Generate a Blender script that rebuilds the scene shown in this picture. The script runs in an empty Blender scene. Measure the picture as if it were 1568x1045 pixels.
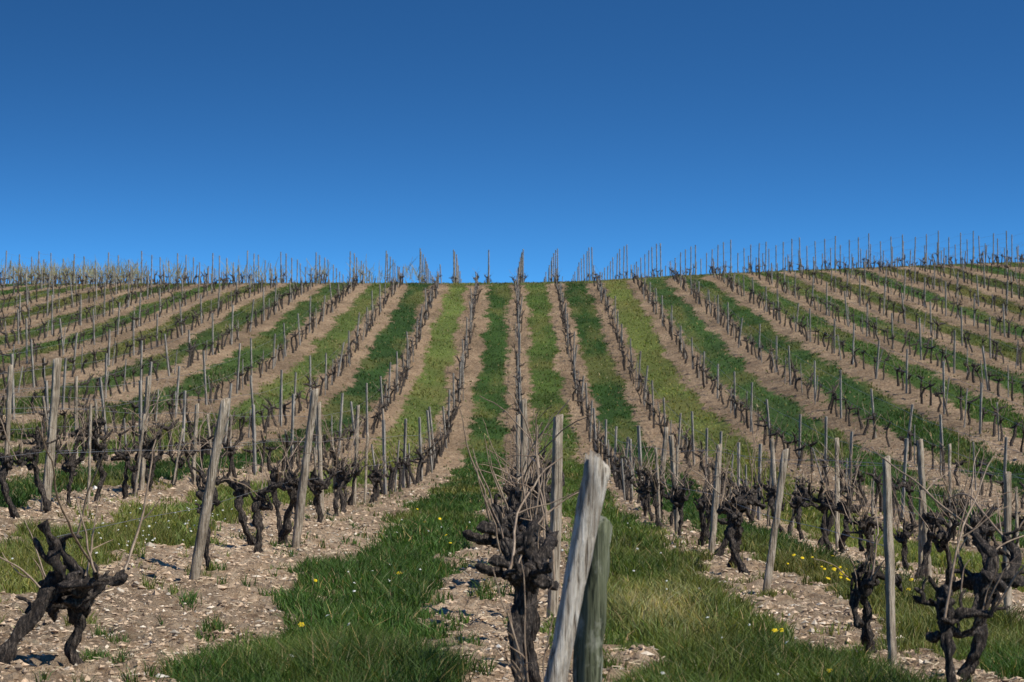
import bpy, math, numpy as np
from mathutils import Vector
R=np.random.RandomState(7)
F=3500.0; VX=788.0; CAMZ=1.115
scene=bpy.context.scene
# ------------------------------------------------ noise
T=R.rand(256,256)
def vn(x,y):
    x=np.asarray(x,float); y=np.asarray(y,float)
    xi=np.floor(x).astype(int); yi=np.floor(y).astype(int)
    fx=x-xi; fy=y-yi; fx=fx*fx*(3-2*fx); fy=fy*fy*(3-2*fy)
    a=T[xi&255,yi&255]; b=T[(xi+1)&255,yi&255]; c=T[xi&255,(yi+1)&255]; d=T[(xi+1)&255,(yi+1)&255]
    return (a*(1-fx)+b*fx)*(1-fy)+(c*(1-fx)+d*fx)*fy
def fbm(x,y,o=3):
    s=0;a=.5
    for i in range(o):
        s=s+a*vn(x*2**i+17.3*i,y*2**i+5.1*i); a*=.5
    return s/(1-.5**o)
# ------------------------------------------------ terrain
DK=[-60,0,10,20,30,40,50,60,70,80,100,115,122,130,144,160,200,300,600]
TB={
-300:[3,3,3,3,3,3,3,3.5,4.2,5.0,7.2,8.5,8.9,9.1,9.3,9.1,8,0,-30],
-26:[1.6,1.6,1.7,1.8,1.9,2.1,2.6,3.3,4.1,5.0,7.2,8.5,8.9,9.1,9.3,9.1,8,0,-30],
-10:[.7,.7,.75,.8,.9,1.1,1.6,2.3,3.2,4.2,6.8,8.5,9.0,9.2,9.4,9.3,8,0,-30],
-4.3:[.2,.2,.3,.42,.45,.5,.65,1.05,1.9,3.0,6.1,8.4,9.05,9.3,9.5,9.4,8,0,-30],
-2.4:[0,0,0,0,0,.02,.1,.5,1.35,2.5,5.85,8.3,9.05,9.35,9.5,9.4,8,0,-30],
0:[0,0,0,0,0,0,.05,.42,1.3,2.5,5.85,8.3,9.05,9.35,9.5,9.4,8,0,-30],
2:[0,0,0,0,-.04,-.04,.03,.45,1.35,2.55,5.9,8.35,9.1,9.4,9.5,9.4,8,0,-30],
4:[-.05,-.05,-.08,-.22,-.38,-.33,-.05,.55,1.5,2.7,6.0,8.4,9.15,9.45,9.55,9.4,8,0,-30],
10:[-.5,-.5,-.5,-.6,-.4,.2,1.1,2.2,3.3,4.4,6.9,8.8,9.5,9.8,9.9,9.7,8,0,-30],
26:[-.8,-.8,-.8,-.6,-.2,.8,1.9,3.0,4.1,5.2,7.8,9.6,10.1,10.4,10.5,10.2,8.5,0,-30],
300:[-.8,-.8,-.8,-.6,-.2,.8,1.9,3.0,4.1,5.2,7.8,9.9,10.6,11,11,10.6,8.5,0,-30]}
XK=sorted(TB)
gd=np.arange(-60,601,1.0); gx=np.arange(-300,300.1,.5)
cols=np.array([np.interp(gd,DK,TB[x]) for x in XK])
def sm(a,s,axis):
    k=np.arange(-int(3*s),int(3*s)+1); w=np.exp(-.5*(k/s)**2); w/=w.sum()
    pad=[(0,0),(0,0)]; pad[axis]=(len(k)//2,len(k)//2)
    p=np.pad(a,pad,mode='edge')
    return np.apply_along_axis(lambda v:np.convolve(v,w,'valid'),axis,p)
cols=sm(cols,3.0,1)
H=np.array([np.interp(gx,XK,cols[:,j]) for j in range(len(gd))])  # [d,x]
H=sm(H,1.6,1)
def base_h(x,y):
    x=np.clip(np.asarray(x,float),-299.9,299.4); y=np.clip(np.asarray(y,float),-59.9,599.4)
    a=(x+300)/.5; b=(y+60)
    ai=a.astype(int); bi=b.astype(int); fa=a-ai; fb=b-bi
    return (H[bi,ai]*(1-fa)+H[bi,ai+1]*fa)*(1-fb)+(H[bi+1,ai]*(1-fa)+H[bi+1,ai+1]*fa)*fb
# rows
KS=np.arange(-30,31)
nearX=np.array([.14+2*k-(.25 if k<-1 else 0)-(.35 if k>1 else 0) for k in KS]); 
nearX[KS==-1]=-2.2; nearX[KS==-2]=-4.25; nearX[KS==0]=.1; nearX[KS==1]=1.8; nearX[KS==2]=3.45
farX=.14+2.0*KS
def rowX(k,d):
    t=np.clip((np.asarray(d,float)-26)/26,0,1); t=t*t*(3-2*t)
    i=int(k)+30
    return nearX[i]*(1-t)+farX[i]*t
def ucoord(x,y):
    t=np.clip((y-26)/26,0,1); t=t*t*(3-2*t)
    un=np.interp(x,nearX,KS); uf=np.interp(x,farX,KS)
    return un*(1-t)+uf*t
def grassm(x,y):
    u=ucoord(x,y); k=np.round(u); f=u-k
    near=1-np.clip((y-30)/20,0,1)
    wl=np.full_like(u,.25); wr=np.full_like(u,.25)
    m=(k==-1)*near; wl=wl+m*.12; wr=wr+m*.14
    m=(k==0)*near; wl=wl+m*.01; wr=wr+m*.03
    m=(k==1)*near; wl=wl-m*.06; wr=wr-m*.0
    rowv=(T[(k.astype(int)+40)&255,9]-.5)*.07; w=np.where(f<0,wl,wr)+rowv*(1-near)
    n=(fbm(x*1.3+40,y*.4+9,3)-.5)*.30+(fbm(x*6,y*3,2)-.5)*.20
    m=(np.abs(f)-w+n)/.07*.5+.5
    # headland at crest
    hl=np.clip((y-118.5+(fbm(x*.7,y*.3,2)-.5)*3)/1.5,0,1)*np.clip((125-y)/1.5,0,1)
    m=np.maximum(np.clip(m,-1,2),hl*1.4)
    return m
SC={-1:(.058,.112,.024),0:(.095,.145,.032),1:(.044,.092,.020),2:(.165,.195,.05),3:(.075,.134,.036),4:(.056,.108,.026),
    -2:(.158,.20,.052),-3:(.044,.090,.022),-4:(.12,.16,.042),-5:(.076,.122,.030),-6:(.072,.11,.028)}
def stripcol(x,y):
    u=ucoord(x,y); g=np.floor(u).astype(int)
    pal=np.array([SC.get(int(k),(.064+.045*T[k&255,3],.105+.03*T[k&255,4],.027)) for k in range(-31,31)])
    c=pal[np.clip(g+31,0,61)].copy()
    n=fbm(x*.8+3,y*.35+7,3)[...,None]
    c=c*(.60+.78*n)
    yel=np.clip((fbm(x*.9+60,y*.22+70,3)-.50)*5,0,1)[...,None]
    c=c*(1-.5*yel)+np.array([.23,.21,.07])*.5*yel
    dx=np.exp(-(((x-.86)/.24)**2+((y-13.8)/1.3)**2))[...,None]
    c=c*(1-.9*dx)+np.array([.46,.40,.20])*.9*dx
    hl=(np.clip((y-118)/1.5,0,1)*np.clip((127-y)/2,0,1))[...,None]
    L=np.clip((-x-6)/6,0,1)[...,None]
    c=c*(1-hl*(.25+.6*L))+np.array([.30,.24,.11])*hl*(.25+.6*L)
    return c
def height(x,y,fine=True):
    z=base_h(x,y)
    g=np.clip(grassm(x,y),0,1)
    z=z+(fbm(x*.7,y*.5,2)-.5)*.06
    if fine:
        cl=fbm(x*9,y*7,3); cl=np.abs(cl-.5)*2
        z=z+(1-g)*((cl)*.070+(fbm(x*22+5,y*16,2)-.5)*.045+(fbm(x*3,y*3,2)-.5)*.07)+g*.01
    return z
# ------------------------------------------------ mesh helpers
def mk(name,V,Fc,mat,col=None,smooth=False,mi=None,mats=None,attrs=None):
    me=bpy.data.meshes.new(name)
    V=np.asarray(V,np.float32); Fc=np.asarray(Fc,np.int32); n,k=Fc.shape
    me.vertices.add(len(V)); me.vertices.foreach_set('co',V.ravel())
    me.loops.add(n*k); me.loops.foreach_set('vertex_index',Fc.ravel())
    me.polygons.add(n); me.polygons.foreach_set('loop_start',np.arange(n,dtype=np.int32)*k)
    try: me.polygons.foreach_set('loop_total',np.full(n,k,np.int32))
    except Exception: pass
    me.polygons.foreach_set('use_smooth',np.full(n,smooth))
    for m in (mats or [mat]): me.materials.append(m)
    if mi is not None: me.polygons.foreach_set('material_index',np.asarray(mi,np.int32))
    if col is not None:
        a=me.attributes.new('Col','FLOAT_COLOR','POINT')
        c=np.ones((len(V),4),np.float32); c[:,:3]=col; a.data.foreach_set('color',c.ravel())
    for nm,v in (attrs or {}).items():
        a=me.attributes.new(nm,'FLOAT','POINT'); a.data.foreach_set('value',np.asarray(v,np.float32))
    me.update(calc_edges=True)
    return me
def obj(name,me,loc=(0,0,0),rot=(0,0,0),sc=(1,1,1)):
    o=bpy.data.objects.new(name,me); scene.collection.objects.link(o)
    o.location=loc; o.rotation_euler=rot; o.scale=sc; return o
def resample(P,r,m):
    P=np.asarray(P,float); n=len(P); t=np.arange(n); tt=np.linspace(0,n-1,m)
    Q=np.stack([np.interp(tt,t,P[:,i]) for i in range(3)],1)
    for _ in range(2):
        Q[1:-1]=.5*Q[1:-1]+.25*(Q[:-2]+Q[2:])
    return Q,np.interp(tt,t,r)
def tube(P,r,ns=6,rough=0.,rng=R,ridge=0.,lump=0.,seed=0.,vert=False):
    P=np.asarray(P,float); n=len(P); r=np.asarray(r,float)
    Tg=np.gradient(P,axis=0); Tg/=np.linalg.norm(Tg,axis=1)[:,None]+1e-9
    ref=np.array([.31,.2,.9]) if abs(Tg[0,2])<.8 else np.array([1.,.2,0])
    N=np.zeros_like(P); 
    for i in range(n):
        v=ref-Tg[i]*np.dot(ref,Tg[i]); v/=np.linalg.norm(v)+1e-9; N[i]=v; ref=v
    B=np.cross(Tg,N)
    th=np.arange(ns)*2*math.pi/ns
    prof=1+rough*.6*rng.randn(ns)
    m=np.clip(prof[None,:]+rough*rng.randn(n,ns)*.6,.35,1.8)
    if ridge or lump:
        s=np.concatenate([[0],np.cumsum(np.linalg.norm(np.diff(P,axis=0),axis=1))])
        TH=th[None,:]+s[:,None]*5
        a=np.mod(TH/(2*math.pi),1)*8
        rd=np.abs(vn(np.minimum(a,8-a)*1.6+seed,s[:,None]*9+seed*3)-.5)*2
        m=m*(1+ridge*(rd-.5)*1.6)
        m=m*(1+lump*(vn(np.cos(th)[None,:]*1.5+s[:,None]*26+seed,np.sin(th)[None,:]*1.5+seed*2+s[:,None]*9)-.5)*2)
    rr=r[:,None]*m
    V=P[:,None,:]+rr[...,None]*(np.cos(th)[None,:,None]*N[:,None,:]+np.sin(th)[None,:,None]*B[:,None,:])
    V=V.reshape(-1,3)
    i=np.arange(n-1)[:,None]*ns; j=np.arange(ns)[None,:]; jn=(j+1)%ns
    Q=np.stack([i+j,i+jn,i+ns+jn,i+ns+j],-1).reshape(-1,4)
    return V,Q
def join(parts):
    V=[];Q=[];M=[];o=0
    for v,q,m in parts:
        V.append(v);Q.append(q+o);M.append(np.full(len(q),m));o+=len(v)
    return np.concatenate(V),np.concatenate(Q),np.concatenate(M)
def wander(p0,d0,L,n,wig,rng,up=0.):
    p=np.array(p0,float); d=np.array(d0,float); d/=np.linalg.norm(d); out=[p.copy()]
    for i in range(n):
        d=d+rng.randn(3)*wig+np.array([0,0,up]); d/=np.linalg.norm(d); p=p+d*L/n; out.append(p.copy())
    return np.array(out)
def vine_hd(rng,canes=.5,spread=1.,leanx=.3,force=None,spurs=5,whips=2):
    parts=[]; sd=rng.rand()*50
    h=rng.uniform(.38,.55); lean=rng.uniform(-leanx,leanx),rng.uniform(-.4,.4)
    if force: h,lean=force
    n=7; t=np.linspace(0,1,n+1)
    P=np.stack([lean[0]*t*h,lean[1]*t*h,-.12+t*(h+.12)],1)
    P[1:]+=np.cumsum(rng.randn(n,3)*[.018,.024,.006],0)
    rb=rng.uniform(.022,.031)
    rad=rb*(1.35-.55*np.sin(t*2.3)+.35*t**3+.15*rng.randn(n+1)*(t>0))
    P2,r2=resample(P,rad,34); r2[-1]*=.3; r2[-2]*=.75
    v,q=tube(P2,r2,14,.05,rng,.6,.5,sd); parts.append((v,q,0))
    top=P2[-2]
    na=rng.randint(3,6)
    tips=[]
    for a in range(na):
        ang=rng.choice([math.pi/2,-math.pi/2])+rng.randn()*.6*spread
        L=rng.uniform(.10,.30)
        d0=[math.cos(ang)*spread,math.sin(ang),rng.uniform(-.1,1.)]
        A=wander(top-np.array([0,0,rng.uniform(0,.08)]),d0,L,5,.42,rng,.03)
        tt=np.linspace(0,1,6); ra=rb*(.90-.40*tt)*(1+.25*rng.randn(6)*(tt>0)); ra=np.clip(ra,.010,.05)
        A2,ra2=resample(A,ra,20); ra2[-4:]*=[1.25,1.35,1.0,.3]
        v,q=tube(A2,ra2,11,.06,rng,.5,.6,sd+a*3.7); parts.append((v,q,0)); tips.append(A2[-3])
        for s in range(rng.randint(2,spurs)):
            st=A2[rng.randint(6,19)]
            S=wander(st,[rng.randn()*.6*spread,rng.randn()*.6,.9],rng.uniform(.04,.13),5,.30,rng,.08)
            rs=np.array([.012,.0095,.008,.008,.0085,.004])*rng.uniform(.7,1.2)
            v,q=tube(S,rs,6,.12,rng); parts.append((v,q,0))
            if rng.rand()<canes:
                C=wander(S[-2],[rng.randn()*.5,rng.randn()*.5,1],rng.uniform(.12,.45),10,.13,rng,rng.uniform(-.05,.06))
                v,q=tube(C,np.linspace(.0042,.0016,len(C)),4,0,rng); parts.append((v,q,1))
    for a in range(whips): # long whippy canes left after pruning
        C=wander(tips[rng.randint(len(tips))],[rng.randn()*.35*spread,rng.randn()*.6,1],rng.uniform(.35,.85),14,.09,rng,rng.uniform(-.07,.03))
        v,q=tube(C,np.linspace(.0055,.0022,len(C)),5,.05,rng); parts.append((v,q,1))
        S=wander(C[6],[rng.randn(),rng.randn(),.5],rng.uniform(.1,.25),6,.12,rng)
        v,q=tube(S,np.linspace(.003,.0015,7),4,0,rng); parts.append((v,q,1))
    for a in range(4): # burrs on head
        c=top+rng.randn(3)*[.022*spread,.04,.03]
        A=wander(c-np.array([0,0,.02]),rng.randn(3),.07,4,.3,rng)
        A2,r2=resample(A,np.array([.008,.026,.032,.024,.006])*rng.uniform(.7,1.15),12)
        v,q=tube(A2,r2,10,.1,rng,.4,.7,sd+a); parts.append((v,q,0))
    return join(parts)
def vine_ld(rng,canes=.5):
    parts=[]
    h=rng.uniform(.34,.5); lean=rng.uniform(-.25,.25),rng.uniform(-.4,.4)
    n=3; t=np.linspace(0,1,n+1)
    P=np.stack([lean[0]*t*h,lean[1]*t*h,-.1+t*(h+.1)],1); P[1:]+=np.cumsum(rng.randn(n,3)*[.03,.03,.0],0)
    rb=rng.uniform(.025,.036)
    v,q=tube(P,rb*(1.2-.4*t),4,.15,rng); parts.append((v,q,0)); top=P[-1]
    for a in range(rng.randint(2,5)):
        ang=rng.choice([math.pi/2,-math.pi/2])+rng.randn()*.6
        A=wander(top,[math.cos(ang),math.sin(ang),rng.uniform(-.1,1.)],rng.uniform(.08,.28),2,.35,rng,.05)
        v,q=tube(A,[rb*.95,rb*.8,rb*.3],4,.2,rng); parts.append((v,q,0))
        S=wander(A[1],[rng.randn()*.5,rng.randn()*.5,1],rng.uniform(.06,.18),1,.25,rng)
        v,q=tube(S,[.011,.006],3,.1,rng); parts.append((v,q,0))
        if rng.rand()<canes:
            C=wander(S[-1],[rng.randn()*.6,rng.randn()*.6,.9],rng.uniform(.15,.4),2,.2,rng)
            v,q=tube(C,[.006,.005,.003],3,0,rng); parts.append((v,q,1))
    return join(parts)
def post(rng,h,r,lean=(0,0),hd=True,bend=.0,taper=.85,slant=.3,rag=0.):
    ns=20 if hd else 4; n=26 if hd else 1
    t=np.linspace(0,1,n+1); z=-.3+t*(h+.3)
    P=np.stack([lean[0]*z/h+bend*np.sin(t*3.1),lean[1]*z/h+0*t,z],1)
    if hd: P[:,:2]+=np.cumsum(rng.randn(n+1,2)*.0014,0)
    rad=r*(1-(1-taper)*t)*(1+(.06*np.sin(t*9+rng.rand()*6) if hd else 0))
    P=np.vstack([P,P[-1]+[0,0,.004],P[-1]+[0,0,.006]]); rad=np.append(rad,[rad[-1]*.85,.001])
    v,q=tube(P,rad,ns,.0 if hd else .05,rng)
    if hd:
        v=v.reshape(-1,ns,3)
        th=np.arange(ns)*2*math.pi/ns
        pr=1+.10*np.sin(th*2+rng.rand()*6)+.06*rng.randn(ns)
        crack=rng.rand(ns)<.22; pr[crack]-=.16
        prof=pr[None,:]+.035*rng.randn(len(P),ns)
        c=P[:,None,:]; v=c+(v-c)*prof[...,None]
        ofs=(v[-3:,:,0]-P[-1,0])*slant+(rng.randn(ns)*(.004+rag))[None,:]
        v[-3:,:,2]+=ofs
        v=v.reshape(-1,3)
    return v,q
# ------------------------------------------------ materials
def newmat(n):
    m=bpy.data.materials.new(n); m.use_nodes=True; nt=m.node_tree; return m,nt,nt.nodes['Principled BSDF']
def N(nt,t,**k):
    n=nt.nodes.new(t)
    for a,b in k.items(): setattr(n,a,b)
    return n
def ramp(nt,src,stops):
    r=N(nt,'ShaderNodeValToRGB'); e=r.color_ramp.elements
    while len(e)<len(stops): e.new(.5)
    for i,(p,c) in enumerate(stops): e[i].position=p; e[i].color=(*c,1)
    nt.links.new(src,r.inputs[0]); return r.outputs[0]
def noise(nt,vec,s,d=6,r=.6):
    n=N(nt,'ShaderNodeTexNoise'); n.inputs['Scale'].default_value=s; n.inputs['Detail'].default_value=d; n.inputs['Roughness'].default_value=r
    nt.links.new(vec,n.inputs['Vector']); return n.outputs['Fac']
def mix(nt,f,a,b,mode='MIX'):
    m=N(nt,'ShaderNodeMix',data_type='RGBA',blend_type=mode)
    for s,i in ((f,0),(a,6),(b,7)):
        if isinstance(s,(int,float)): m.inputs[i].default_value=s
        elif isinstance(s,tuple): m.inputs[i].default_value=(*s,1)
        else: nt.links.new(s,m.inputs[i])
    return m.outputs[2]
def mapping(nt,vec,sc):
    m=N(nt,'ShaderNodeMapping'); m.inputs['Scale'].default_value=sc; nt.links.new(vec,m.inputs[0]); return m.outputs[0]
def bump(nt,h,b,st=.5,dist=.02):
    n=N(nt,'ShaderNodeBump'); n.inputs['Strength'].default_value=st; n.inputs['Distance'].default_value=dist
    nt.links.new(h,n.inputs['Height']); nt.links.new(n.outputs[0],b.inputs['Normal'])
# ground
mg,nt,b=newmat('ground_soil_and_turf')
geo=N(nt,'ShaderNodeNewGeometry').outputs['Position']
at=N(nt,'ShaderNodeAttribute',attribute_name='gm').outputs['Fac']
ac=N(nt,'ShaderNodeAttribute',attribute_name='Col').outputs['Color']
v2=mapping(nt,geo,(1,.6,1))
n1=noise(nt,v2,1.2,5,.6); n2=noise(nt,v2,14,8,.7); n3=noise(nt,geo,60,4,.7)
dirt=ramp(nt,n2,[(.30,(.21,.130,.080)),(.43,(.47,.330,.215)),(.56,(.66,.500,.350)),(.72,(.78,.63,.47))])
dirt=mix(nt,ramp(nt,n1,[(.42,(0,0,0)),(.62,(1,1,1))]),dirt,mix(nt,.33,dirt,(.26,.165,.10)))
vo=N(nt,'ShaderNodeTexVoronoi'); vo.inputs['Scale'].default_value=18; nt.links.new(v2,vo.inputs['Vector'])
cell=ramp(nt,vo.outputs['Color'],[(.2,(.74,.74,.74)),(.8,(1.15,1.12,1.08))])
dirt=mix(nt,1.,dirt,cell,'MULTIPLY')
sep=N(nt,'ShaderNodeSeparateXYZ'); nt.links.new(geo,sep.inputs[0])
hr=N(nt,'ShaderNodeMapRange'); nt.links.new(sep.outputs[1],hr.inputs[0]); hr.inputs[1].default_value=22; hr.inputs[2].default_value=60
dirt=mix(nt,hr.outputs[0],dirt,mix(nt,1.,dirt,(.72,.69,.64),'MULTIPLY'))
big=noise(nt,mapping(nt,geo,(.45,.12,1)),1,4,.6)
dirt=mix(nt,1.,dirt,ramp(nt,big,[(.35,(.66,.66,.64)),(.62,(1.14,1.14,1.12))]),'MULTIPLY')
gr=mix(nt,1.,ac,ramp(nt,noise(nt,geo,9,6,.75),[(.3,(.5,.5,.5)),(.7,(1.35,1.35,1.2))]),'MULTIPLY')
ma=N(nt,'ShaderNodeMath',operation='MULTIPLY_ADD'); nt.links.new(n2,ma.inputs[0]); ma.inputs[1].default_value=2.2; 
nt.links.new(at,ma.inputs[2])
mask=N(nt,'ShaderNodeMapRange'); nt.links.new(ma.outputs[0],mask.inputs[0]); mask.inputs[1].default_value=1.35; mask.inputs[2].default_value=1.85
colr=mix(nt,mask.outputs[0],dirt,gr)
nt.links.new(colr,b.inputs['Base Color']); b.inputs['Roughness'].default_value=.95; b.inputs['Specular IOR Level'].default_value=.15
ad=N(nt,'ShaderNodeMath',operation='ADD'); nt.links.new(n2,ad.inputs[0]); nt.links.new(n3,ad.inputs[1])
bump(nt,ad.outputs[0],b,.9,.06)
# coloured attribute materials
def attrmat(n,trans=.0,rough=.7):
    m,nt,b=newmat(n); a=N(nt,'ShaderNodeAttribute',attribute_name='Col').outputs['Color']
    nt.links.new(a,b.inputs['Base Color']); b.inputs['Roughness'].default_value=rough; b.inputs['Specular IOR Level'].default_value=.25
    if trans:
        t=N(nt,'ShaderNodeBsdfTranslucent'); nt.links.new(mix(nt,1.,a,(1.25,1.3,.5),'MULTIPLY'),t.inputs[0])
        s=N(nt,'ShaderNodeMixShader'); s.inputs[0].default_value=trans
        nt.links.new(b.outputs[0],s.inputs[1]); nt.links.new(t.outputs[0],s.inputs[2])
        nt.links.new(s.outputs[0],nt.nodes['Material Output'].inputs[0])
    return m
mgrass=attrmat('grass_blade',.35,.55); mstone=attrmat('limestone_clods',0,.95); mflow=attrmat('flower_petals',.2,.7)
def wood(n,c1,c2,c3,patch=None,sc=1.):
    m,nt,b=newmat(n); p=N(nt,'ShaderNodeNewGeometry').outputs['Position']
    g=noise(nt,mapping(nt,p,(90*sc,90*sc,3.5)),1,6,.65)
    c=ramp(nt,g,[(.36,c1),(.47,c2),(.64,c3)])
    big=noise(nt,mapping(nt,p,(9,9,6)),1,5,.65)
    if patch: c=mix(nt,ramp(nt,big,[(.5,(0,0,0)),(.6,(1,1,1))]),c,patch)
    else: c=mix(nt,ramp(nt,big,[(.42,(0,0,0)),(.62,(.6,.6,.6))]),c,c1)
    nt.links.new(c,b.inputs['Base Color']); b.inputs['Roughness'].default_value=.85; b.inputs['Specular IOR Level'].default_value=.2
    bump(nt,g,b,1.,.02); return m
mwood=wood('weathered_wood',(.13,.10,.07),(.42,.34,.25),(.64,.54,.42))
mwoodw=wood('pale_split_wood',(.12,.09,.065),(.56,.485,.39),(.82,.765,.68))
mwoodg=wood('mossy_wood',(.03,.036,.022),(.12,.13,.075),(.21,.22,.14),(.36,.36,.28),.7)
mwoodf=wood('distant_post_wood',(.15,.135,.115),(.30,.27,.23),(.44,.39,.33),None,.2)
mbark,nt,b=newmat('vine_bark'); p=N(nt,'ShaderNodeTexCoord').outputs['Object']
g=noise(nt,mapping(nt,p,(110,110,26)),1,7,.7)
nt.links.new(ramp(nt,g,[(.38,(.007,.005,.004)),(.51,(.05,.036,.028)),(.61,(.18,.14,.11)),(.72,(.40,.34,.29))]),b.inputs['Base Color'])
b.inputs['Roughness'].default_value=.9; bump(nt,g,b,1.,.04)
mcane,nt,b=newmat('vine_cane')
p=N(nt,'ShaderNodeNewGeometry').outputs['Position']
nt.links.new(ramp(nt,noise(nt,p,25),[(.3,(.14,.085,.05)),(.7,(.42,.31,.21))]),b.inputs['Base Color'])
mwire,nt,b=newmat('galvanised_wire'); b.inputs['Metallic'].default_value=.6; b.inputs['Roughness'].default_value=.5
p=N(nt,'ShaderNodeNewGeometry').outputs['Position']
nt.links.new(ramp(nt,noise(nt,p,8),[(.3,(.16,.14,.12)),(.7,(.32,.31,.30))]),b.inputs['Base Color'])
# ------------------------------------------------ ground sheet
def axis_x():
    xs=[0.]; s=.05
    while xs[-1]<300:
        x=xs[-1]
        s=.045 if x<4.5 else min(.14,s*1.03) if x<34 else s*1.12
        xs.append(x+s)
    xs=np.array(xs); return np.concatenate([-xs[:0:-1],xs])
xs=axis_x()
ys=[5.]
while ys[-1]<135: ys.append(ys[-1]+max(.035,ys[-1]*.0033))
s=.5
while ys[-1]<590: s*=1.07; ys.append(ys[-1]+s)
ys=np.concatenate([np.linspace(-55,4.5,60),ys])
X,Y=np.meshgrid(xs,ys)
Z=height(X,Y)
nx,ny=len(xs),len(ys)
V=np.stack([X,Y,Z],-1).reshape(-1,3)
i=np.arange(ny-1)[:,None]*nx; j=np.arange(nx-1)[None,:]
Q=np.stack([i+j,i+j+1,i+nx+j+1,i+nx+j],-1).reshape(-1,4)
GM=grassm(X,Y)
me=mk('ground',V,Q,mg,col=stripcol(X,Y).reshape(-1,3),smooth=True,attrs={'gm':np.clip(GM,-.6,1.6).ravel()})
obj('vineyard_ground',me)
# ------------------------------------------------ grass
def blades(d0,d1,dens,hmin,hmax,w,thr=.35):
    xm=d1*.27+2
    n=int(dens*2*xm*(d1-d0))
    x=R.uniform(-xm,xm,n); y=R.uniform(d0,d1,n)
    k=np.abs(x)<y*.27+1.5; x=x[k];y=y[k]
    m=grassm(x,y)
    cl=fbm(x*5+11,y*4,2); c2=fbm(x*1.7+31,y*1.3+8,2)
    k=(np.clip(m,-.35,2)+ (cl-.5)*1.3>thr)&(R.rand(len(x))<.15+1.4*cl); x=x[k];y=y[k];cl=cl[k];m=m[k];c2=c2[k]
    n=len(x); z=height(x,y)-.01
    h=R.uniform(hmin,hmax,n)*(.30+1.0*cl)*(.45+1.1*c2)*np.clip(.5+.5*m,.4,1)
    a=R.rand(n)*6.283; lean=R.uniform(.1,1.1,n)*h; la=R.rand(n)*6.283
    c=stripcol(x,y)*(R.uniform(.55,1.65,n)*(1.25-.5*c2))[:,None]
    dry=R.rand(n)<.07; c[dry]=np.array([.40,.33,.17])*R.uniform(.6,1.2,dry.sum())[:,None]
    c=c*(1+np.stack([R.uniform(-.15,.25,n),np.zeros(n),R.uniform(-.3,.2,n)],1))
    dx=np.cos(a)*w*.5; dy=np.sin(a)*w*.5
    P=np.stack([x,y,z],1)
    A=P+np.stack([dx,dy,0*x],1); B=P-np.stack([dx,dy,0*x],1)
    mid=P+np.stack([np.cos(la)*lean*.35,np.sin(la)*lean*.35,h*.62],1)
    C=mid-np.stack([dx,dy,0*x],1)*.8; D=mid+np.stack([dx,dy,0*x],1)*.8
    Tt=P+np.stack([np.cos(la)*lean,np.sin(la)*lean,h],1)
    return A,B,C,D,Tt,c
GV=[];GF=[];GC=[];o=0
for args in [(5.5,12,6200,.06,.18,.005),(12,20,2700,.06,.18,.0075),(20,34,800,.06,.17,.013),(34,56,300,.06,.14,.022),(56,126,65,.04,.10,.04)]:
    A,B,C,D,Tt,c=blades(*args); n=len(A)
    V=np.stack([A,B,C,D,Tt],1).reshape(-1,3)
    f=np.arange(n)[:,None]*5+o
    GV.append(V); GF.append(np.concatenate([f+[0,1,2],f+[0,2,3],f+[3,2,4]])); 
    cc=np.repeat(c[:,None,:],5,1)
    GC.append(cc.reshape(-1,3)); o+=len(V)
print('blades',o//5)
obj('grass_strips',mk('grass',np.concatenate(GV),np.concatenate(GF),mgrass,col=np.concatenate(GC)))
# ------------------------------------------------ stones / clods
ico=np.array([[1,0,0],[-1,0,0],[0,1,0],[0,-1,0],[0,0,1],[0,0,-1]],float)
icf=np.array([[0,2,4],[2,1,4],[1,3,4],[3,0,4],[2,0,5],[1,2,5],[3,1,5],[0,3,5]])
SV=[];SF=[];SCc=[];o=0
for d0,d1,dens,s0,s1 in [(6,14,1500,.004,.020),(14,26,520,.007,.026),(26,50,70,.014,.035)]:
    xm=d1*.27+2; n=int(dens*2*xm*(d1-d0)); x=R.uniform(-xm,xm,n); y=R.uniform(d0,d1,n)
    k=(grassm(x,y)<.25)&(np.abs(x)<y*.27+1.5)&(R.rand(n)<.15+1.3*fbm(x*2,y*2,2)**1.5); x=x[k];y=y[k]; n=len(x)
    z=height(x,y); s=s0+(s1-s0)*R.rand(n)**3.
    big=R.rand(n)<.0006; s[big]*=2.2
    v=ico[None]*(1+R.randn(n,6,1)*.25)+R.randn(n,6,3)*.22
    v=v*s[:,None,None]*np.stack([R.uniform(.8,1.6,n),R.uniform(.7,1.3,n),R.uniform(.5,.9,n)],1)[:,None,:]
    a=R.rand(n)*6.28; ca,sa=np.cos(a)[:,None],np.sin(a)[:,None]
    vx=v[...,0]*ca-v[...,1]*sa; vy=v[...,0]*sa+v[...,1]*ca
    v=np.stack([vx,vy,v[...,2]],-1)+np.stack([x,y,z+s*.05],1)[:,None,:]
    pale=R.rand(n)<.15
    c=np.where(pale[:,None],np.array([.70,.60,.47]),np.array([.58,.43,.295]))*R.uniform(.45,1.15,n)[:,None]
    c[big]=(.70,.65,.57)
    SV.append(v.reshape(-1,3)); SF.append((icf[None]+np.arange(n)[:,None,None]*6+o).reshape(-1,3)); SCc.append(np.repeat(c,6,0)); o+=n*6
print('stones',o//6)
obj('limestone_clods',mk('stones',np.concatenate(SV),np.concatenate(SF),mstone,col=np.concatenate(SCc)))
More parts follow.
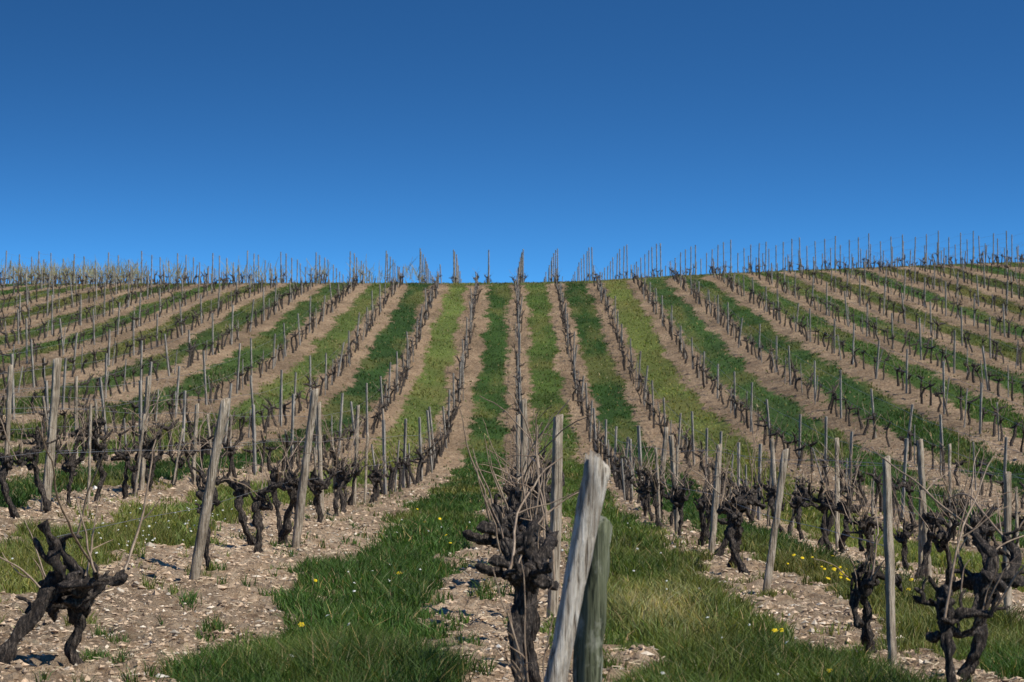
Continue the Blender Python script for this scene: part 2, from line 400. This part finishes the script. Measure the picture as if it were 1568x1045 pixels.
# straw and chopped prunings lying on the soil
SV=[];SF=[];SCc=[];o=0
for d0,d1,dens,w in [(6,14,240,.0035),(14,24,80,.005),(24,44,16,.008)]:
    xm=d1*.27+2; n=int(dens*2*xm*(d1-d0)); x=R.uniform(-xm,xm,n); y=R.uniform(d0,d1,n)
    k=(grassm(x,y)<.5)&(np.abs(x)<y*.27+1.5)&(R.rand(n)<1.6*fbm(x*1.5+9,y*1.5,2)-.3); x=x[k];y=y[k]; n=len(x)
    z=height(x,y)+R.uniform(.002,.012,n); L=R.uniform(.015,.06,n)*(1+d0/40); a=R.randn(n)*.9; ti=R.randn(n)*.2
    ww=w*R.uniform(.6,1.6,n)
    ex=np.stack([np.cos(a)*L/2,np.sin(a)*L/2,ti*L/2],1); ey=np.stack([-np.sin(a)*ww/2,np.cos(a)*ww/2,ww*.4],1)
    P=np.stack([x,y,z],1)
    v=np.stack([P-ex-ey,P+ex-ey,P+ex+ey,P-ex+ey],1).reshape(-1,3)
    c=np.where((R.rand(n)<.5)[:,None],np.array([.62,.50,.34]),np.array([.20,.13,.085]))*R.uniform(.6,1.1,n)[:,None]
    SV.append(v);SF.append(np.arange(n)[:,None]*4+np.arange(4)+o);SCc.append(np.repeat(c,4,0));o+=n*4
obj('straw_litter',mk('straw',np.concatenate(SV),np.concatenate(SF),mstone,col=np.concatenate(SCc)))
# ------------------------------------------------ flowers
def flowers(name,pts,c,r,zoff):
    V=[];Fq=[];C=[];o=0
    for (x,y) in pts:
        z=float(height(np.array([x]),np.array([y]))[0])
        hh=R.uniform(*zoff); rr=r*R.uniform(.7,1.25); t=R.randn(2)*.35
        nrm=np.array([t[0],t[1]-.5,1.]); nrm/=np.linalg.norm(nrm)
        u=np.cross(nrm,[1,0,0]); u/=np.linalg.norm(u); w=np.cross(nrm,u)
        cen=np.array([x,y,z+hh])
        V.append(cen+nrm*.006)
        for q in range(12):
            rad=rr*(1 if q%2 else .72); a=q*math.pi/6
            V.append(cen+rad*(math.cos(a)*u+math.sin(a)*w))
        for q in range(12): Fq.append((o,o+1+q,o+1+(q+1)%12))
        C+= [c*np.array(R.uniform(.8,1.1))]*13
        o+=13
        s=.002
        V+= [np.array([x-s,y,z-.02]),np.array([x+s,y,z-.02]),cen]; Fq.append((o,o+1,o+2)); C+=[np.array([.08,.14,.03])]*3; o+=3
    obj(name,mk(name,np.array(V),np.array(Fq),mflow,col=np.array(C)))
def px(u,d): return (u-VX)*d/F
pts=[(px(612,16),16),(px(463,12),12),(px(683,21),21),(px(690,20.5),20.5),(px(1185,11.5),11.5),(px(1195,11.4),11.4)]
for u in range(26): pts.append((px(R.normal(1305,28),16.5),R.uniform(15.5,18.5)))
for u in range(12):
    d=R.uniform(9,34); pts.append((R.choice([-.95,.95,-3.3,2.7])+R.randn()*.25,d))
flowers('dandelions',pts,np.array([.85,.62,.02]),.018,(.08,.17))
pts=[(px(R.normal(245,22),19),R.uniform(17,22)) for _ in range(30)]+[(R.normal(-3.2,.3),R.uniform(12,25)) for _ in range(30)]+[(R.choice([-.95,.95])+R.randn()*.25,R.uniform(9,25)) for _ in range(40)]
flowers('daisies',pts,np.array([.70,.70,.65]),.011,(.07,.16))
# ------------------------------------------------ vines
hdm=[];nar=[]
def vm(*a,**k):
    v,q,m=vine_hd(*a,**k); return mk('grapevine_mesh',v,q,None,mats=[mbark,mcane],mi=m,smooth=True)
for s in range(20): hdm.append(vm(np.random.RandomState(100+s),.5 if s%2 else .3,whips=s%3+1))
for s in range(8): nar.append(vm(np.random.RandomState(200+s),.22,.35,.08,None,3,whips=1))
ldm=[vine_ld(np.random.RandomState(300+s)) for s in range(20)]
def gz(x,y): return float(base_h(np.array([x]),np.array([y]))[0])+.01
manual={1:[8.9,9.9,11.4,17.9,19.0],-1:[16.8,19.4],0:[8.8,9.7,10.7,11.8,12.9],2:[11.2,13.2,14.6],-2:[]}
# gnarled vine in the lower left corner: one trunk slanting in from the left, one upright
obj('grapevine',vm(np.random.RandomState(415),.3,1.8,.3,(.36,(.72,.1)),6),(-2.42,10.15,0),(0,0,0),(1.45,1.3,1.2))
obj('grapevine',vm(np.random.RandomState(412),.3,1.5,.3,(.32,(.05,.1)),6),(-2.02,10.6,0),(0,0,.2),(1.35,1.2,1.2))
start={1:20.2,-1:20.3,0:14.0,2:15.9,-2:18.6}
LV=[];LQ=[];LM=[];lo=0
for k in range(-17,18):
    ds=[]; ds+=manual.get(k,[])
    d=start.get(k,6+R.rand())
    while d<118.5:
        ds.append(d); d+=1.10+R.randn()*.08
    for d in ds:
        x=float(rowX(k,d))+R.randn()*.05
        if abs(x)>d*.27+3: continue
        if d not in manual.get(k,[]) and R.rand()<.08: continue
        if d<34:
            src=nar if (k==0 and d<20) else hdm
            me=src[R.randint(len(src))]; s=R.uniform(.95,1.2)
            rz=R.choice([0,math.pi])+R.randn()*.4*(k!=0)
            if k==0: s*=1.12; x=float(rowX(k,d))+R.randn()*.02
            obj('grapevine',me,(x,d,gz(x,d)),(0,0,rz),(s,s,s*R.uniform(.95,1.15)))
        else:
            v,q,m=ldm[R.randint(len(ldm))]; a=R.choice([0,math.pi])+R.randn()*.4; s=R.uniform(.85,1.15)
            w=np.stack([(v[:,0]*math.cos(a)-v[:,1]*math.sin(a)),(v[:,0]*math.sin(a)+v[:,1]*math.cos(a)),v[:,2]],1)*s+[x,d,gz(x,d)]
            LV.append(w);LQ.append(q+lo);LM.append(m);lo+=len(v)
obj('hillside_grapevines',mk('hill_vines',np.concatenate(LV),np.concatenate(LQ),None,mats=[mbark,mcane],mi=np.concatenate(LM),smooth=True))
# suckers springing from the foot of the first centre vine
parts=[]
rg=np.random.RandomState(5)
for (x0,z0,x1,z1) in [(.08,-.02,-.075,.62),(.07,.0,-.03,.50),(.10,.0,-.10,.40),(.06,.0,.02,.66),(.09,.02,.13,.45)]:
    t=np.linspace(0,1,12); P=np.stack([x0+(x1-x0)*t**1.4+.008*np.sin(t*9+x1*40),8.15+.06*t,z0+(z1-z0)*t],1); P+=rg.randn(*P.shape)*.003
    v,q=tube(P,np.linspace(.0055,.002,12),5,.1,rg); parts.append((v,q,0))
    for s in (5,8):
        S=wander(P[s],[rg.randn(),rg.randn()*.5,.7],rg.uniform(.05,.14),5,.15,rg); v,q=tube(S,np.linspace(.003,.0015,6),4,0,rg); parts.append((v,q,0))
v,q,m=join(parts); obj('vine_suckers',mk('suckers',v,q,mcane,smooth=True))
# ------------------------------------------------ posts
def put_post(name,x,y,h,r,lean,mat,seed,**kw):
    rng=np.random.RandomState(seed); v,q=post(rng,h,r,lean,True,**kw)
    return obj(name,mk('post_mesh',v,q,mat,smooth=True),(x,y,gz(x,y)))
# signature near posts
put_post('leaning_split_post',.055,7.5,1.0,.032,(.215,.02),mwoodw,1,taper=1.15,slant=-.6,rag=.010,bend=.008)
put_post('mossy_end_post',.235,7.75,.80,.050,(.065,0),mwoodg,2,taper=1.,slant=-.1)
put_post('wooden_vine_post',px(845,13.6),13.6,1.19,.036,(.045,0),mwood,3)
sig=[(297,905,345,613,15.9,.038),(452,0,483,598,21.,.040),(70,0,86,550,21,.040),(1365,0,1360,702,10.8,.029),(1172,0,1202,690,16.,.030),(1088,0,1101,682,20.5,.030),
     (1540,0,1541,725,14.4,.028),(10,0,14,560,27,.036)]
for i,(bx,_,tx,ty,d,r) in enumerate(sig):
    x=px(bx,d); z0=gz(x,d); zt=CAMZ+(660-ty)*d/F
    put_post('wooden_vine_post',x,d,zt-z0,r,((tx-bx)*d/F,R.randn()*.05),mwood,20+i)
PV=[];PQ=[];po=0
pstart={0:18.2,-1:26,-2:26,1:25.4,2:19.5,-3:32}
for k in range(-17,18):
    d=pstart.get(k,7+4*R.rand()); first=True
    while d<119.5:
        x=float(rowX(k,d))+R.randn()*.05
        if abs(x)<d*.27+3:
            h=R.uniform(1.0,1.3) if k>0 else R.uniform(1.05,1.42); ln=(R.randn()*.06,R.randn()*.08)
            if d>100: h=R.uniform(.8,1.05)
            if d<34: put_post('wooden_vine_post',x,d,h,R.uniform(.026,.036),ln,mwood,int(d*100)+k+50)
            else:
                v,q=post(R,h,.030,ln,False,taper=.9); PV.append(v+[x,d,gz(x,d)]);PQ.append(q+po);po+=len(v)
        d+=4.9+R.randn()*.25
    # thin intermediate stakes
    d=start.get(k,7)+R.rand()*2+(4 if k in (0,1,-1) else 0)
    while d<117.:
        x=float(rowX(k,d))+R.randn()*.06
        if abs(x)<d*.27+3 and R.rand()<.6:
            h=R.uniform(.7,1.05); ln=(R.randn()*.06,R.randn()*.08)
            if d<34: put_post('vine_stake',x,d,h,R.uniform(.014,.022),ln,mwood,int(d*77)+k+900)
            else:
                v,q=post(R,h*.85,.017,ln,False); PV.append(v+[x,d,gz(x,d)]);PQ.append(q+po);po+=len(v)
        d+=2.4+R.rand()*1.4
# parcel beyond the crest (rows bear slightly left)
WV=[];WQ=[];wo=0
for k in range(-18,20):
    x0=-1.43+1.857*k
    d=122.3+R.rand()*.4; tops=[]
    hk=1.80+.06*R.randn()
    while d<172:
        x=x0-(d-125)*.0114+R.randn()*.015; h=hk+R.randn()*.04
        v,q=post(R,h,.031,(R.randn()*.03,R.randn()*.02),False,taper=.95)
        PV.append(v+[x,d,gz(x,d)]);PQ.append(q+po);po+=len(v)
        tops.append([x,d,gz(x,d)+h-.12])
        d+=3.4+R.randn()*.08
    tops=np.array(tops)
    for dz in (0,-.5):
        v,q=tube(tops+[0,0,dz],np.full(len(tops),.0035),3); WV.append(v);WQ.append(q+wo);wo+=len(v)
obj('hillside_vine_posts',mk('hill_posts',np.concatenate(PV),np.concatenate(PQ),mwoodf))
LV=[];LQ=[];LM=[];lo=0
for k in range(-17,19):
    x0=-1.43+1.857*k; d=123.
    while d<150:
        x=x0-(d-125)*.0114
        v,q,m=ldm[R.randint(len(ldm))]; a=R.rand()*6; s=R.uniform(.7,1.)
        w=np.stack([(v[:,0]*math.cos(a)-v[:,1]*math.sin(a)),(v[:,0]*math.sin(a)+v[:,1]*math.cos(a)),v[:,2]],1)*s+[x,d,gz(x,d)]
        LV.append(w);LQ.append(q+lo);LM.append(m);lo+=len(v); d+=1.9
obj('ridge_grapevines',mk('ridge_vines',np.concatenate(LV),np.concatenate(LQ),None,mats=[mbark,mcane],mi=np.concatenate(LM),smooth=True))
# unpruned canes at left of ridge
PV=[];PQ=[];po=0
n=1900
for i in range(n):
    x=-17-13*R.rand()**.8 if R.rand()<.8 else R.uniform(-17,-5); d=R.uniform(122.5,128)
    if vn(np.array([x*1.3]),np.array([3.]))[0]<.3: continue
    C=wander((x,d,gz(x,d)+R.uniform(0,.8)),(R.randn()*.3,R.randn()*.3,1),R.uniform(.4,.95),3,.15,R)
    v,q=tube(C,[.016,.014,.012,.006],3); PV.append(v);PQ.append(q+po);po+=len(v)
mol,nt,b=newmat('olive_canes'); p=N(nt,'ShaderNodeNewGeometry').outputs['Position']
nt.links.new(ramp(nt,noise(nt,p,2),[(.35,(.13,.10,.05)),(.65,(.22,.22,.08))]),b.inputs['Base Color'])
obj('unpruned_vine_canes',mk('canes',np.concatenate(PV),np.concatenate(PQ),mol))
# wires
PV=WV;PQ=WQ;po=wo
for k in range(-17,18):
    for hh,rr in ((.55,.0019),(.95,.0017)):
        dd=np.arange(11.,119,2.45); xx=rowX(k,dd); zz=base_h(xx,dd)+hh+.02*np.sin(dd*1.9)
        r=np.clip(rr*dd/18,rr,.004)
        v,q=tube(np.stack([xx,dd,zz],1),r,3); PV.append(v);PQ.append(q+po);po+=len(v)
obj('trellis_wires',mk('wires',np.concatenate(PV),np.concatenate(PQ),mwire))
# ------------------------------------------------ sky, sun, camera
EL,AZ=math.radians(48),math.radians(122)
w=bpy.data.worlds.new('World'); scene.world=w; w.use_nodes=True; nt=w.node_tree
bg=nt.nodes['Background']
sk=N(nt,'ShaderNodeTexSky',sky_type='NISHITA'); sk.sun_disc=False; sk.sun_elevation=EL; sk.sun_rotation=AZ
sk.altitude=1500; sk.air_density=1.; sk.dust_density=.2; sk.ozone_density=4.
tc=N(nt,'ShaderNodeTexCoord'); mp=N(nt,'ShaderNodeMapping'); mp.inputs['Location'].default_value=(0,0,-.01); mp.inputs['Scale'].default_value=(1,1,3.6)
nt.links.new(tc.outputs['Generated'],mp.inputs[0]); nt.links.new(mp.outputs[0],sk.inputs[0])
gm=N(nt,'ShaderNodeGamma'); gm.inputs[1].default_value=1.4; nt.links.new(sk.outputs[0],gm.inputs[0])
nt.links.new(mix(nt,1.,gm.outputs[0],(.50,1.02,1.08),'MULTIPLY'),bg.inputs[0])
bg.inputs[1].default_value=.09
sd=Vector((math.sin(AZ)*math.cos(EL),math.cos(AZ)*math.cos(EL),math.sin(EL)))
sl=bpy.data.lights.new('sun','SUN'); sl.energy=5.0; sl.angle=math.radians(.5); sl.color=(1,.95,.85)
so=bpy.data.objects.new('sun',sl); scene.collection.objects.link(so); so.rotation_euler=sd.to_track_quat('Z','Y').to_euler()
cam=bpy.data.cameras.new('camera'); co=bpy.data.objects.new('camera',cam); scene.collection.objects.link(co)
cam.sensor_width=36; cam.lens=F/1568*36; cam.clip_end=2000; cam.clip_start=.1
co.location=(0,0,CAMZ); co.rotation_euler=(math.radians(90)+math.atan((660-522.5)/F),0,math.atan(4/F))
cam.dof.use_dof=True; cam.dof.focus_distance=17; cam.dof.aperture_fstop=9
scene.camera=co
scene.view_settings.view_transform='Standard'; scene.view_settings.look='None'; scene.view_settings.exposure=0
